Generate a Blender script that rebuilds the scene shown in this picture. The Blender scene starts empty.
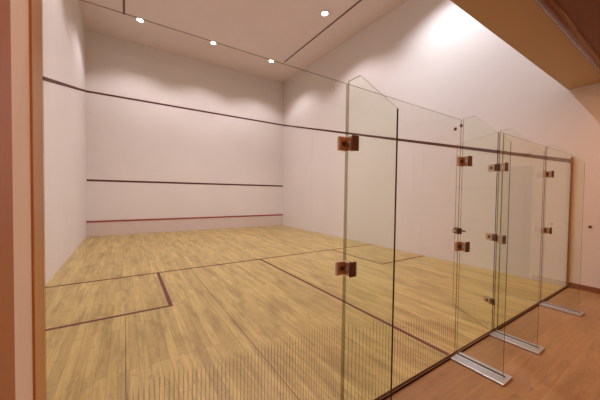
import bpy, bmesh, math, random
from mathutils import Vector, Matrix
random.seed(4)
S = 1.1                                   # survey units -> metres
C = bpy.context.scene.collection
scene = bpy.context.scene

# ------------------------------------------------------------------ camera
cam_d = bpy.data.cameras.new('camera'); cam = bpy.data.objects.new('camera', cam_d); C.objects.link(cam)
cam_d.sensor_width = 36.0; cam_d.lens = 268.27/600*36.0; cam_d.clip_start = 0.02; cam_d.clip_end = 100
rt = Vector((0.83814922, -0.54525859, 0.01410535)); up = Vector((0.00189235, 0.0287672, 0.99958435)); fw = Vector((0.54543772, 0.83777415, -0.02514302))
M = Matrix((rt, up, -fw)).transposed().to_4x4(); M.translation = Vector((0.932, -1.130, 1.326))*S
cam.matrix_world = M
scene.camera = cam
# ------------------------------------------------------------------ view and world
scene.view_settings.view_transform = 'Standard'; scene.view_settings.look = 'None'
scene.view_settings.gamma = 1; scene.view_settings.use_curve_mapping = False
scene.view_settings.exposure = -0.17
scene.cycles.transparent_max_bounces = 40
w = bpy.data.worlds.new('world'); scene.world = w; w.use_nodes = True
w.node_tree.nodes['Background'].inputs[0].default_value = (1, .8, .65, 1)
w.node_tree.nodes['Background'].inputs[1].default_value = 0.05
# light levels
COURT_W = 215.0
COURT_COL = (.98, .92, 1.0)
REAR_W = 135.0
REAR_RIGHT_W = 370.0
REAR_COL = (.86, .90, 1.0)
CORR_W = 17.0
CORR_COL = (1.0, .43, .14)

# ------------------------------------------------------------------ sizes (survey units)
W, L, H = 6.4, 8.587, 5.83
GT = 1.94                                 # glass top
SOF = 2.906                               # corridor soffit height
CY = -2.6                                 # corridor far wall

# ------------------------------------------------------------------ helpers
def bx(bm, x0, x1, y0, y1, z0, z1, mi=0):
    vs = [bm.verts.new((x*S, y*S, z*S)) for x in (x0, x1) for y in (y0, y1) for z in (z0, z1)]
    idx = [(0,1,3,2), (4,6,7,5), (0,4,5,1), (2,3,7,6), (0,2,6,4), (1,5,7,3)]   # -x +x -y +y -z +z
    fs = []
    for f in idx:
        fa = bm.faces.new([vs[i] for i in f]); fa.material_index = mi; fs.append(fa)
    return fs
def cyl(bm, c, axis, r, h, seg=24, r2=None):
    """cylinder from c along axis, survey units"""
    res = bmesh.ops.create_cone(bm, cap_ends=True, segments=seg, radius1=r*S, radius2=(r if r2 is None else r2)*S, depth=h*S)
    q = Vector((0,0,1)).rotation_difference(Vector(axis))
    mt = Matrix.Translation((Vector(c)+Vector(axis)*h/2)*S) @ q.to_matrix().to_4x4()
    bmesh.ops.transform(bm, matrix=mt, verts=res['verts'])
def obj(name, bm, mats, parent=None, bevel=0, smooth=False):
    bmesh.ops.recalc_face_normals(bm, faces=bm.faces)
    me = bpy.data.meshes.new(name); 
    if parent is not None and parent.type == 'EMPTY' or (parent is not None):
        off = Vector(parent['_w']) if '_w' in parent else Vector((0,0,0))
        bmesh.ops.translate(bm, vec=-off, verts=bm.verts)
    bm.to_mesh(me); bm.free()
    for m in (mats if isinstance(mats, (list, tuple)) else [mats]): me.materials.append(m)
    o = bpy.data.objects.new(name, me); C.objects.link(o)
    if parent is not None:
        o.parent = parent
        o['_w'] = list(parent['_w']) if '_w' in parent else [0,0,0]
    if smooth:
        for p in me.polygons: p.use_smooth = True
    if bevel:
        b = o.modifiers.new('bevel', 'BEVEL'); b.width = bevel*S; b.segments = 2; b.limit_method = 'ANGLE'
    return o
def thing(name, label, cat, loc, group=None):
    o = bpy.data.objects.new(name, None); C.objects.link(o); o.empty_display_size = .1
    o.location = Vector(loc)*S; o['_w'] = list(o.location)
    o['label'] = label; o['category'] = cat
    if group: o['group'] = group
    return o
def struct(name, bm, m, label=None, parent=None):
    o = obj(name, bm, m, parent); 
    if parent is None: o['kind'] = 'structure'
    if label: o['label'] = label
    return o
def NB(): return bmesh.new()

# ------------------------------------------------------------------ materials
def mat(name):
    m = bpy.data.materials.new(name); m.use_nodes = True
    nt = m.node_tree; p = nt.nodes['Principled BSDF']
    return m, nt, nt.nodes, nt.links, p
def nn(n, t, **k):
    x = n.new(t)
    for a, b in k.items(): setattr(x, a, b)
    return x
def math_(nt, op, a, b=None, clamp=False):
    x = nt.nodes.new('ShaderNodeMath'); x.operation = op; x.use_clamp = clamp
    for i, v in enumerate((a, b)):
        if v is None: continue
        if isinstance(v, (int, float)): x.inputs[i].default_value = v
        else: nt.links.new(v, x.inputs[i])
    return x.outputs[0]
def mixc(nt, fac, a, b, blend='MIX'):
    x = nt.nodes.new('ShaderNodeMix'); x.data_type = 'RGBA'; x.blend_type = blend
    for i, v in ((0, fac), (6, a), (7, b)):
        if isinstance(v, (int, float)): x.inputs[i].default_value = v
        elif isinstance(v, tuple): x.inputs[i].default_value = v if len(v) == 4 else (*v, 1)
        else: nt.links.new(v, x.inputs[i])
    return x.outputs[2]
def pos(nt):
    return nt.nodes.new('ShaderNodeNewGeometry').outputs['Position']
def plain(name, col, rough=.5, metal=0, spec=.5, noise=.06, nscale=6, bump=0):
    m, nt, n, l, p = mat(name)
    no = nn(n, 'ShaderNodeTexNoise'); no.inputs['Scale'].default_value = nscale; no.inputs['Detail'].default_value = 5
    l.new(pos(nt), no.inputs['Vector'])
    c2 = tuple(max(0, c*(1-noise*2)) for c in col)
    l.new(mixc(nt, no.outputs['Fac'], c2, tuple(min(1, c*(1+noise*.6)) for c in col)), p.inputs['Base Color'])
    p.inputs['Roughness'].default_value = rough; p.inputs['Metallic'].default_value = metal
    p.inputs['Specular IOR Level'].default_value = spec
    if bump:
        b = nn(n, 'ShaderNodeBump'); b.inputs['Strength'].default_value = bump; b.inputs['Distance'].default_value = .01
        l.new(no.outputs['Fac'], b.inputs['Height']); l.new(b.outputs[0], p.inputs['Normal'])
    return m
def plaster(name, col, marks=True):
    """painted squash wall with faint blotches and ball marks"""
    m, nt, n, l, p = mat(name)
    P = pos(nt)
    n1 = nn(n, 'ShaderNodeTexNoise'); n1.inputs['Scale'].default_value = .9; n1.inputs['Detail'].default_value = 4; l.new(P, n1.inputs['Vector'])
    col1 = mixc(nt, n1.outputs['Fac'], tuple(c*.93 for c in col), tuple(min(1, c*1.03) for c in col))
    if marks:
        v = nn(n, 'ShaderNodeTexVoronoi'); v.inputs['Scale'].default_value = 3.2; v.inputs['Randomness'].default_value = 1; l.new(P, v.inputs['Vector'])
        spot = math_(nt, 'LESS_THAN', v.outputs['Distance'], .045)
        n2 = nn(n, 'ShaderNodeTexNoise'); n2.inputs['Scale'].default_value = 1.3; l.new(P, n2.inputs['Vector'])
        gate = math_(nt, 'GREATER_THAN', n2.outputs['Fac'], .53)
        f = math_(nt, 'MULTIPLY', math_(nt, 'MULTIPLY', spot, gate), .16)
        col1 = mixc(nt, f, col1, (.35, .27, .24))
    l.new(col1, p.inputs['Base Color'])
    n3 = nn(n, 'ShaderNodeTexNoise'); n3.inputs['Scale'].default_value = 40; n3.inputs['Detail'].default_value = 3; l.new(P, n3.inputs['Vector'])
    b = nn(n, 'ShaderNodeBump'); b.inputs['Strength'].default_value = .06; b.inputs['Distance'].default_value = .01
    l.new(n3.outputs['Fac'], b.inputs['Height']); l.new(b.outputs[0], p.inputs['Normal'])
    p.inputs['Roughness'].default_value = .62; p.inputs['Specular IOR Level'].default_value = .3
    return m
def planks(name, c1, c2, stain, length, width, rough, seam=.0012, seamcol=(.25,.15,.07), along='Y', stainamt=.55, seamf=1.0, spec=.4):
    m, nt, n, l, p = mat(name)
    P = pos(nt); sx = nn(n, 'ShaderNodeSeparateXYZ'); l.new(P, sx.inputs[0])
    cb = nn(n, 'ShaderNodeCombineXYZ')
    A, B = ('Y', 'X') if along == 'Y' else ('X', 'Y')
    l.new(sx.outputs[A], cb.inputs['X']); l.new(sx.outputs[B], cb.inputs['Y'])
    br = nn(n, 'ShaderNodeTexBrick'); l.new(cb.outputs[0], br.inputs['Vector'])
    br.offset = .37; br.offset_frequency = 3; br.squash = 1
    for k, v in (('Scale', 1), ('Mortar Size', seam), ('Mortar Smooth', .1), ('Bias', 0), ('Brick Width', length), ('Row Height', width)): br.inputs[k].default_value = v
    br.inputs['Color1'].default_value = (*c1, 1); br.inputs['Color2'].default_value = (*c2, 1)
    br.inputs['Mortar'].default_value = (*seamcol, 1)
    # grain stretched along the board
    mp = nn(n, 'ShaderNodeMapping'); mp.inputs['Scale'].default_value = (1.6, 22, 1); l.new(cb.outputs[0], mp.inputs['Vector'])
    g = nn(n, 'ShaderNodeTexNoise'); g.inputs['Scale'].default_value = 1.4; g.inputs['Detail'].default_value = 6; g.inputs['Distortion'].default_value = .6; l.new(mp.outputs[0], g.inputs['Vector'])
    r = nn(n, 'ShaderNodeValToRGB'); r.color_ramp.elements[0].position = .35; r.color_ramp.elements[1].position = .65; l.new(g.outputs['Fac'], r.inputs[0])
    col = mixc(nt, math_(nt, 'MULTIPLY', r.outputs[0], .36), br.outputs['Color'], stain)
    # worn patches a board or two wide
    mp2 = nn(n, 'ShaderNodeMapping'); mp2.inputs['Scale'].default_value = (.8, 3.2, 1); l.new(cb.outputs[0], mp2.inputs['Vector'])
    g2 = nn(n, 'ShaderNodeTexNoise'); g2.inputs['Scale'].default_value = 1.7; g2.inputs['Detail'].default_value = 7; g2.inputs['Roughness'].default_value = .65; l.new(mp2.outputs[0], g2.inputs['Vector'])
    r2 = nn(n, 'ShaderNodeValToRGB'); r2.color_ramp.elements[0].position = .48; r2.color_ramp.elements[1].position = .72; l.new(g2.outputs['Fac'], r2.inputs[0])
    col = mixc(nt, math_(nt, 'MULTIPLY', r2.outputs[0], stainamt), col, stain)
    # short dark scuffs and knots
    mp3 = nn(n, 'ShaderNodeMapping'); mp3.inputs['Scale'].default_value = (3.5, 9, 1); mp3.inputs['Rotation'].default_value = (0, 0, .25); l.new(cb.outputs[0], mp3.inputs['Vector'])
    g3 = nn(n, 'ShaderNodeTexNoise'); g3.inputs['Scale'].default_value = 2.3; g3.inputs['Detail'].default_value = 8; g3.inputs['Roughness'].default_value = .7; g3.inputs['Distortion'].default_value = 1.2; l.new(mp3.outputs[0], g3.inputs['Vector'])
    r3 = nn(n, 'ShaderNodeValToRGB'); r3.color_ramp.elements[0].position = .56; r3.color_ramp.elements[1].position = .74; l.new(g3.outputs['Fac'], r3.inputs[0])
    col = mixc(nt, math_(nt, 'MULTIPLY', r3.outputs[0], .8), col, tuple(c*.72 for c in stain))
    col = mixc(nt, math_(nt, 'MULTIPLY', br.outputs['Fac'], seamf), col, seamcol)
    l.new(col, p.inputs['Base Color'])
    p.inputs['Roughness'].default_value = rough; p.inputs['Specular IOR Level'].default_value = spec
    return m
def wood(name, c1, c2, rough=.4, scale=(18, 18, 1.2)):
    m, nt, n, l, p = mat(name)
    mp = nn(n, 'ShaderNodeMapping'); mp.inputs['Scale'].default_value = scale; l.new(pos(nt), mp.inputs['Vector'])
    g = nn(n, 'ShaderNodeTexNoise'); g.inputs['Scale'].default_value = 1.5; g.inputs['Detail'].default_value = 6; g.inputs['Distortion'].default_value = .8; l.new(mp.outputs[0], g.inputs['Vector'])
    l.new(mixc(nt, g.outputs['Fac'], c1, c2), p.inputs['Base Color']); p.inputs['Roughness'].default_value = rough
    return m
def glass(name, tint, stripes=0, refl=1.0):
    """thin clear sheet: tinted transparency plus a Schlick reflection on outward faces"""
    m = bpy.data.materials.new(name); m.use_nodes = True; nt = m.node_tree; n = nt.nodes; l = nt.links
    n.clear(); out = nn(n, 'ShaderNodeOutputMaterial')
    geo = nn(n, 'ShaderNodeNewGeometry')
    dot = nn(n, 'ShaderNodeVectorMath', operation='DOT_PRODUCT'); l.new(geo.outputs['Incoming'], dot.inputs[0]); l.new(geo.outputs['Normal'], dot.inputs[1])
    c = math_(nt, 'ABSOLUTE', dot.outputs['Value']); inv = math_(nt, 'SUBTRACT', 1.0, c)
    f = math_(nt, 'ADD', math_(nt, 'MULTIPLY', math_(nt, 'POWER', inv, 5.0), .9), .034)
    f = math_(nt, 'MULTIPLY', math_(nt, 'MULTIPLY', f, math_(nt, 'SUBTRACT', 1.0, geo.outputs['Backfacing'])), refl)
    tr = nn(n, 'ShaderNodeBsdfTransparent'); tr.inputs[0].default_value = (*tint, 1)
    gl = nn(n, 'ShaderNodeBsdfGlossy'); gl.inputs['Roughness'].default_value = 0.0; gl.inputs[0].default_value = (1, 1, 1, 1)
    mx = nn(n, 'ShaderNodeMixShader'); l.new(f, mx.inputs[0]); l.new(tr.outputs[0], mx.inputs[1]); l.new(gl.outputs[0], mx.inputs[2])
    res = mx.outputs[0]
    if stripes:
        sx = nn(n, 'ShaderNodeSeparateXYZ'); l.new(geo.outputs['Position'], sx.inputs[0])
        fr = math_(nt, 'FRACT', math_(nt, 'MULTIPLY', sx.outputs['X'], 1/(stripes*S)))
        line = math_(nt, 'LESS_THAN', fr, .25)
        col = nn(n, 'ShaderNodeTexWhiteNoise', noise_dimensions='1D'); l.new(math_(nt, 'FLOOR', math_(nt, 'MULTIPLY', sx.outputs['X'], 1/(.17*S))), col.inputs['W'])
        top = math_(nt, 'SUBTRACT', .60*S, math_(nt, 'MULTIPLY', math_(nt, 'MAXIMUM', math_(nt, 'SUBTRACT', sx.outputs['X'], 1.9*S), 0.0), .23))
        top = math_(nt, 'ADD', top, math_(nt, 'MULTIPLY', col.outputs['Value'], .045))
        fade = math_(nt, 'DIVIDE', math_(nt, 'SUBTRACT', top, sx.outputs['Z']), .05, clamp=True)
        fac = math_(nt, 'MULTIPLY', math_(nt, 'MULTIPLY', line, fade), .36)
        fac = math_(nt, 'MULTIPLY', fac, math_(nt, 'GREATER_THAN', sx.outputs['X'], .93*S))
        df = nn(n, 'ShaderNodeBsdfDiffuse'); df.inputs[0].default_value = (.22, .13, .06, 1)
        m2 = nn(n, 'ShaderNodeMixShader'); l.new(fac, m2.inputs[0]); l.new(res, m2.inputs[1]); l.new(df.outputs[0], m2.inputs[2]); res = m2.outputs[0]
    l.new(res, out.inputs[0])
    return m
def emis(name, col, st):
    m = bpy.data.materials.new(name); m.use_nodes = True; nt = m.node_tree; nt.nodes.clear()
    e = nt.nodes.new('ShaderNodeEmission'); e.inputs[0].default_value = (*col, 1); e.inputs[1].default_value = st
    o = nt.nodes.new('ShaderNodeOutputMaterial'); nt.links.new(e.outputs[0], o.inputs[0]); return m

M_wall = plaster('court_plaster', (.80, .735, .70))
M_ceil = plaster('ceiling_plaster', (.80, .69, .65), marks=False)
M_corr = plaster('corridor_plaster', (.80, .66, .56), marks=False)
M_soff = plaster('soffit_paint', (.55, .375, .21), marks=False)
M_floor = planks('court_maple_boards', (.66, .475, .165), (.48, .335, .11), (.25, .155, .05), 1.3, .075, .33, stainamt=.85)
M_cfloor = planks('corridor_laminate', (.43, .235, .095), (.37, .20, .08), (.23, .11, .045), .62, .31, .35, seam=.0012, seamcol=(.56, .34, .19), along='X', stainamt=.5, seamf=.45)
M_line = plain('line_maroon', (.135, .022, .010), .6)
M_lineW = plain('wall_line_dark_maroon', (.085, .014, .009), .7)
M_tinred = plain('tin_red', (.33, .045, .03), .45)
M_seam = plain('ceiling_groove_brown', (.16, .09, .06), .6)
M_trim = wood('oiled_wood_trim', (.42, .19, .055), (.58, .29, .10))
M_dark = wood('brown_stained_panel', (.33, .10, .035), (.42, .15, .055), .45)
M_beam = wood('dark_stained_beam', (.17, .058, .018), (.23, .082, .026), .6, (1.2, 18, 18))
M_chan = plain('bronze_channel', (.20, .085, .035), .4, .2)
M_steel = plain('brushed_steel', (.70, .69, .71), .38, 1.0, noise=.05, nscale=8)
M_fit = plain('polished_fitting', (.62, .44, .30), .28, .6)
M_fitd = plain('fitting_gasket', (.10, .04, .025), .5)
M_glass = glass('clear_glass', (.985, .985, .97))
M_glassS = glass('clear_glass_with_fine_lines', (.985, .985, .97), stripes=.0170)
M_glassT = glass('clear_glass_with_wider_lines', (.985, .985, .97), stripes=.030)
M_fin = glass('fin_glass', (.962, .982, .945))
M_edge = plain('glass_edge_dark_green', (.035, .045, .025), .2)
M_edgel = glass('glass_edge_pale_green', (.50, .46, .36))
M_grey = plain('grey_door_paint', (.25, .22, .20), .5)
M_bulb = emis('lamp_glow', (1, .97, 1), 30)
M_white = plain('white_enamel', (.8, .77, .74), .4)
M_skirt = wood('skirting_wood', (.22, .085, .035), (.30, .12, .05), .4, (18, 1.2, 18))

# ------------------------------------------------------------------ the setting
T = .12
b = NB(); bx(b, -T, W+T, .012, L+T, -T, 0); floor = struct('floor', b, M_floor, 'pale maple board court floor with maroon lines')
b = NB(); bx(b, .4, W+T, CY-T, -.012, -T, 0); cfl = struct('floor_corridor', b, M_cfloor, 'reddish brown laminate floor outside the glass')
b = NB(); bx(b, -T, W+T, L, L+T, 0, H); wf = struct('wall_front', b, M_wall)
b = NB(); bx(b, -T, 0, .0, L, 0, H); wl = struct('wall_left', b, M_wall)
b = NB(); bx(b, W, W+T, CY-T, L, 0, H); wr = struct('wall_right', b, M_wall)
b = NB(); bx(b, -T, W+T, -.4, L+T, H, H+T); ce = struct('ceiling', b, M_ceil)
b = NB(); bx(b, 0, W, -.4, -.06, SOF+.15, H); struct('wall_back', b, M_wall)
b = NB(); bx(b, .0, W, -.34, .075, SOF, SOF+.15); struct('ceiling_soffit', b, M_soff, 'brown underside of the gallery edge over the glass wall')
b = NB(); bx(b, .4, W, CY, -.62, SOF-.02, SOF+.13); struct('ceiling_corridor', b, M_beam, 'dark brown corridor ceiling beyond the beam')
b = NB(); bx(b, .4, W+T, CY-T, CY, 0, SOF+.2); struct('wall_corridor', b, M_corr)
# wall end beside the camera: the plaster reveal, its wooden corner trim and the stained panelling
b = NB(); bx(b, 0, .712, -.30, -.0, 0, SOF); struct('wall_reveal', b, M_corr)
b = NB(); bx(b, .60, .7175, -.098, .012, 0, SOF-.001); struct('trim_1', b, M_trim, 'oiled wooden corner trim where the glass wall begins')
b = NB(); bx(b, .50, .716, -1.6, -.257, 0, SOF-.021); struct('wall_panelling', b, M_dark, 'brown stained panelling beside the wooden corner trim')
b = NB(); bx(b, .4, .50, CY, -1.6, 0, SOF-.02); struct('wall_passage', b, M_corr)
b = NB(); bx(b, W-.014, W, -.42, -.02, 0, .075); struct('baseboard_right', b, M_skirt)
# grey door in the corridor's right wall (seen mirrored in the glass)
b = NB(); bx(b, W-.03, W-.002, -1.22, -.46, 0, 1.82); dr = struct('door_1', b, M_grey)
b = NB(); cyl(b, (W-.03, -1.14, .95), (-1, 0, 0), .011, .05); bx(b, W-.09, W-.075, -1.15, -1.02, .94, .96); h_ = obj('door_handle', b, M_steel, dr)
# beam with a rounded wooden cornice
b = NB(); bx(b, .4, W, -.62, -.365, SOF-.055, SOF+.15)
beam = struct('trim_2', b, M_beam, 'dark stained beam running above the corridor')
b = NB(); cyl(b, (.717, -.376, SOF-.032), (1, 0, 0), .052, W-.719, 28)
struct('cornice', b, wood('cornice_varnish', (.15, .05, .018), (.21, .075, .028), .22, (1.2, 18, 18)), 'rounded wooden cornice on the beam', beam)
for p_ in []: pass

# painted lines (children of the surface they are painted on)
LW = .043
def line(name, parent, m, *box, label=None):
    b = NB(); bx(b, *box); o = obj(name, b, m, parent)
    if label: o['label'] = label
    return o
e = .0015
line('short_line', floor, M_line, 0, W, 3.735, 3.735+LW, 0, e, label='maroon short line across the court floor')
line('half_court_line', floor, M_line, 3.184-LW/2, 3.184+LW/2, .03, 3.735, 0, e, label='maroon line down the middle of the court floor')
for x0, x1, xs in ((0, 1.352, 1.352), (W-1.352, W, W-1.352)):
    side = 'left' if x0 == 0 else 'right'
    line('service_box_line', floor, M_line, x0, x1, 2.243, 2.243+LW, 0, e, label='maroon back line of the %s service box' % side)
    a, c = (xs, xs+LW) if x0 == 0 else (xs-LW, xs)
    line('service_box_line', floor, M_line, a, c, 2.243, 3.735, 0, e*.9, label='maroon side line of the %s service box' % side)
line('service_line', wf, M_lineW, .01, W-.01, L-e*2, L, 1.585, 1.64, label='dark maroon service line on the front wall')
line('out_line', wf, M_lineW, 0, W, L-e*2, L, 4.09, 4.145, label='dark maroon out line high on the front wall')
def slope_line(parent, x0, x1, zb=1.853, hw=.028):
    b = NB()
    vs = []
    for x in (x0, x1):
        for y, z in ((L, 4.117-hw), (.01, zb-hw), (.01, zb+hw), (L, 4.117+hw)): vs.append(b.verts.new((x*S, y*S, z*S)))
    for f in ((0,1,2,3), (7,6,5,4), (0,4,5,1), (1,5,6,2), (2,6,7,3), (3,7,4,0)): b.faces.new([vs[i] for i in f])
    o = obj('out_line', b, M_lineW, parent); o['label'] = 'dark maroon out line sloping down the side wall'
for sxp in (.932, 1.865):
    line('board_seam', floor, plain('seam_gap_brown', (.10, .055, .02), .7, noise=.3, nscale=3), sxp-.0022, sxp+.0022, .03, 2.2 if sxp < 1 else 3.7, 0, e*.6, label='dark open seam between floor boards')
slope_line(wl, 0, e*2, 1.79); slope_line(wr, W-e*2, W)
# ceiling grooves
line('ceiling_groove', ce, M_seam, .885, .935, .2, 7.19, H-.004, H, label='dark groove in the ceiling near the left wall')
line('ceiling_groove', ce, M_seam, 5.50, 5.55, .2, 7.05, H-.004, H, label='dark groove in the ceiling near the right wall')
# small ring mark on the right wall
b = NB()
for k in range(20):
    a0, a1 = 2*math.pi*k/20, 2*math.pi*(k+1)/20
    def pt(a, r, x): return b.verts.new((x*S, (5.51+math.cos(a)*r*1.2)*S, (4.63+math.sin(a)*r)*S))
    b.faces.new([pt(a0, .075, W-e), pt(a1, .075, W-e), pt(a1, .10, W-e), pt(a0, .10, W-e)])
o = obj('ring_mark', b, plain('ring_mark_paint', (.60, .49, .42), .6), wr); o['label'] = 'faint ring shaped mark on the right wall'

# ------------------------------------------------------------------ tin along the foot of the front wall
t = thing('tin_board', 'low pinkish tin board with a red top edge along the front wall', 'tin', (W/2, L-.015, 0))
b = NB(); bx(b, .002, W-.002, L-.028, L-.002, 0.001, .405); obj('board', b, plain('tin_paint', (.72, .60, .55), .5), t)
b = NB(); bx(b, .002, W-.002, L-.038, L-.002, .405, .447); o = obj('top_strip', b, M_tinred, t); o['label'] = 'red top strip'

# ------------------------------------------------------------------ ceiling lamps
def lamp(x, y, label, wt, col):
    t = thing('ceiling_spotlight', label, 'ceiling light', (x, y, H), 'round spotlights in the court ceiling')
    b = NB()
    r = bmesh.ops.create_cone(b, cap_ends=False, segments=28, radius1=.085*S, radius2=.07*S, depth=.03*S)
    bmesh.ops.translate(b, vec=Vector((x, y, H-.016))*S, verts=b.verts)
    cyl(b, (x, y, H-.006), (0, 0, 1), .083, .005)
    obj('housing', b, M_white, t)
    b = NB(); cyl(b, (x, y, H-.022), (0, 0, 1), .056, .012); obj('lens', b, M_bulb, t)
    ld = bpy.data.lights.new('spot', 'SPOT'); ld.energy = wt; ld.color = col; ld.spot_size = math.radians(124 if y > 2 else 136); ld.spot_blend = .5 if y > 2 else .65; ld.shadow_soft_size = .08
    lo = bpy.data.objects.new('lamp_beam', ld); C.objects.link(lo); lo.parent = t; lo.location = (0, 0, -.045*S)
names = {(0, 0): 'glowing ceiling spotlight nearest the left wall above the front wall', (1, 0): 'glowing ceiling spotlight halfway along the row near the front wall',
         (2, 0): 'glowing ceiling spotlight by the far end of the right ceiling groove', (2, 1): 'highest glowing ceiling spotlight, beside the middle of the right groove'}
for j, y in enumerate((7.19, 4.259, 1.75)):
    for i, x in enumerate((1.262, 3.156, 5.10 if j < 2 else 5.35)):
        lamp(x, y, names.get((i, j), 'ceiling spotlight out of view above the %s part of the court' % ('middle' if j == 1 else 'rear')),
             (REAR_RIGHT_W if i == 2 else REAR_W) if j == 2 else COURT_W, REAR_COL if j == 2 else COURT_COL)
# corridor lamps (behind the camera)
for x, y, cw in ((1.5, -1.15, 1), (3.6, -1.2, .9), (5.5, -1.2, 1.4)):
    t = thing('corridor_downlight', 'warm recessed corridor downlight', 'ceiling light', (x, y, SOF-.02), 'corridor downlights')
    b = NB(); cyl(b, (x, y, SOF-.034), (0, 0, 1), .07, .012); obj('housing', b, M_white, t)
    b = NB(); cyl(b, (x, y, SOF-.037), (0, 0, 1), .055, .003); obj('lens', b, emis('warm_glow', (1, .6, .3), 8), t)
    ld = bpy.data.lights.new('bulb', 'AREA'); ld.shape = 'DISK'; ld.size = .25; ld.energy = CORR_W*cw; ld.color = CORR_COL
    lo = bpy.data.objects.new('lamp_beam', ld); C.objects.link(lo); lo.parent = t; lo.location = (0, 0, -.03*S)

# ------------------------------------------------------------------ glass back wall
G = .004                                   # half thickness of the sheets
def sheet(name, x0, x1, label, group='glass panels of the back wall', edge=None):
    b = NB(); fs = bx(b, x0, x1, -G, G, .0125, GT)
    for i in (0, 1, 4, 5): fs[i].material_index = 1
    fs[2].material_index = 2
    o = obj(name, b, [M_glass, edge or M_edgel, M_glassS if x0 < 1 else M_glassT if x0 < 2 else M_glass], None)
    o['label'] = label; o['category'] = 'glass screen'; o['group'] = group
    return o
sheet('glass_screen', .721, 1.968, 'widest clear glass panel, between the wooden corner trim and the nearest fin')
sheet('glass_screen', 1.974, 3.222, 'clear glass panel between the nearest fin and the next fin')
sheet('glass_screen', 3.945, 4.03, 'narrow clear glass strip just right of the glass door hinges')
sheet('glass_screen', 4.036, 5.252, 'clear glass panel between the door hinges and the farthest fin')
sheet('glass_screen', 5.266, W-.03, 'last clear glass panel, between the farthest fin and the right wall')

def bolt(parent, c, axis, r=.012):
    b = NB(); cyl(b, c, axis, r, .006, 16); cyl(b, (Vector(c)+Vector(axis)*.006), axis, r*.55, .003, 6)
    return obj('bolt', b, M_fitd if r > .011 else M_steel, parent)
def fin(X, n, label, s=1):
    t = thing('glass_fin', label, 'glass fin', (X, -.17, 0), 'glass fins bracing the back wall')
    g = .006; y0, y1 = -.0125, -.338
    prof = [(y0, .0215), (y1, .0215), (y1, 1.718), (-.103, 1.95), (y0, 1.95)]
    b = NB()
    v = [[b.verts.new((x*S, y*S, z*S)) for y, z in prof] for x in (X-g, X+g)]
    b.faces.new(v[0][::-1]).material_index = 0; b.faces.new(v[1]).material_index = 0
    for i in range(5):
        f = b.faces.new([v[0][i], v[0][(i+1) % 5], v[1][(i+1) % 5], v[1][i]]); f.material_index = 1 if i == 1 else 2
    obj('glass_sheet', b, [M_fin, M_edge, M_edgel], t)
    for z in (1.600, .915):
        b = NB(); bx(b, *sorted((X-.070*s, X-.002*s)), -.026, -G-.001, z-.038, z+.038)
        c = obj('clamp', b, M_fit, t, .004)
        b = NB(); bx(b, X-.022, X-.007, -.068, -.027, z-.038, z+.038); obj('clamp_plate', b, M_fit, c, .003)
        b = NB(); bx(b, X+.007, X+.020, -.068, -.027, z-.038, z+.038); obj('clamp_plate', b, M_fit, c, .003)
        b = NB(); bx(b, X-.024, X+.022, -.078, -.068, z-.040, z+.040); obj('gasket', b, M_fitd, c)
        bolt(c, (X-.040*s, -.026, z), (0, -1, 0), .013); bolt(c, (X-.022, -.055, z), (-1, 0, 0), .010)
    # floor shoe: plate with a raised channel either side of the sheet
    b = NB(); bx(b, X-.100, X+.055, -.378, -.014, 0.001, .016); sh = obj('floor_shoe', b, M_steel, t, .004); sh['label'] = 'brushed steel floor shoe'
    b = NB(); bx(b, X-.022, X-.008, -.350, -.016, .016, .0195); bx(b, X+.008, X+.022, -.350, -.016, .016, .0195); obj('shoe_channel', b, M_steel, sh, .002)
    b = NB(); bx(b, X-.008, X+.008, -.350, -.016, .016, .021); obj('shoe_gasket', b, M_fitd, sh)
    return t
fin(1.971, 0, 'tall glass fin nearest the camera with a black outer edge')
fin(3.230, 1, 'second glass fin, its steel floor shoe nearest in view')
fin(3.925, 2, 'third glass fin, on the middle steel floor shoe', -1)
fin(5.259, 3, 'farthest glass fin, near the right wall')

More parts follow.
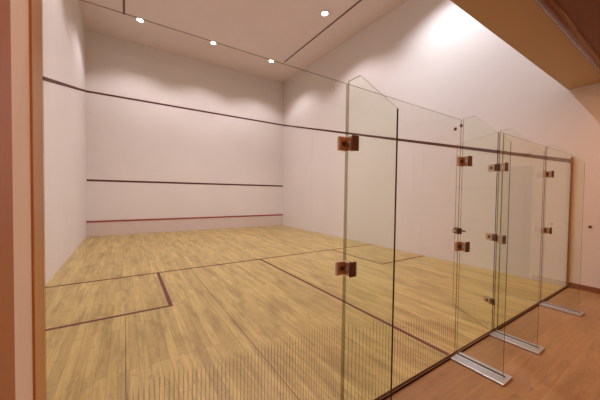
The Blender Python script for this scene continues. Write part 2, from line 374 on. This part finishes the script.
# glass door hung on the third fin, standing open into the court
HX = 3.914
t = thing('glass_door', 'frameless glass door hinged at the third fin, standing open into the court', 'door', (HX, 0, 0))
b = NB(); fs = bx(b, HX, HX+.64, -G, G, .012, GT-.006)
for i in (1, 4, 5): fs[i].material_index = 1
fs[0].material_index = 2
obj('leaf', b, [M_glass, M_edgel, M_edge], t)
for z in (1.60, .925, .30):
    hh = .034 if z > .5 else .028
    b = NB(); bx(b, HX+.014, HX+.10, -.020, -G-.0005, z-hh, z+hh); bx(b, HX+.014, HX+.10, G+.0005, .020, z-hh, z+hh)
    hg = obj('patch_hinge', b, M_fit, t, .003)
    b = NB(); cyl(b, (HX-.004, 0, z-hh), (0, 0, 1), .011, hh*2, 16); obj('pivot', b, M_fitd, hg)
    bolt(hg, (HX+.05, -.020, z), (0, -1, 0), .010); bolt(hg, (HX+.05, .020, z), (0, 1, 0), .013)
b = NB(); bx(b, HX+.54, HX+.638, -.022, -G-.0005, .875, .945); bx(b, HX+.54, HX+.638, G+.0005, .022, .875, .945)
lk = obj('lock_case', b, M_fitd, t, .004); lk['label'] = 'dark lock case at the free edge of the door'
b = NB(); cyl(b, (HX+.60, .022, .91), (0, 1, 0), .009, .03, 16); bx(b, HX+.53, HX+.612, .048, .060, .90, .92)
cyl(b, (HX+.60, -.022, .91), (0, -1, 0), .009, .03, 16); bx(b, HX+.53, HX+.612, -.060, -.048, .90, .92); obj('lock_handle', b, M_fit, lk, .002)
t.rotation_euler.z = math.radians(58.4)
# two button fixings near the top of the strip
for x, z in ((3.205, 1.89), (3.115, 1.85)):
    b = NB(); cyl(b, (x, -G, z), (0, -1, 0), .013, .010, 16); o = obj('glass_button', b, M_fitd)
    o['category'] = 'fixing'; o['label'] = 'small dark round fixing near the glass top, %s of a pair' % ('higher' if z > 1.87 else 'lower')

# floor channel under the glass and upright channel at the right wall
b = NB(); bx(b, .72, W-.001, -.0115, -.0075, 0, .017); bx(b, .72, W-.001, .0075, .0115, 0, .017); bx(b, .72, W-.001, -.0115, .0115, 0, .011)
o = obj('floor_channel', b, M_chan); o['label'] = 'dark bronze channel on the floor holding the glass wall'; o['category'] = 'channel'
b = NB(); bx(b, W-.028, W-.001, -.011, .011, .018, GT-.03)
o = obj('wall_channel', b, wood('post_wood', (.36, .15, .055), (.46, .22, .09))); o['label'] = 'slim brown upright holding the glass end against the right wall'; o['category'] = 'post'
# door-stop button on the corridor wall
t = thing('door_stop', 'small dark round knob on the corridor wall right of the glass', 'knob', (W, -.206, .912))
b = NB(); cyl(b, (W, -.206, .912), (-1, 0, 0), .018, .004, 20); obj('base', b, M_fitd, t)
b = NB(); cyl(b, (W-.004, -.206, .912), (-1, 0, 0), .009, .02, 16); obj('stem', b, M_fitd, t)

for o in list(bpy.data.objects):
    if '_w' in o: del o['_w']
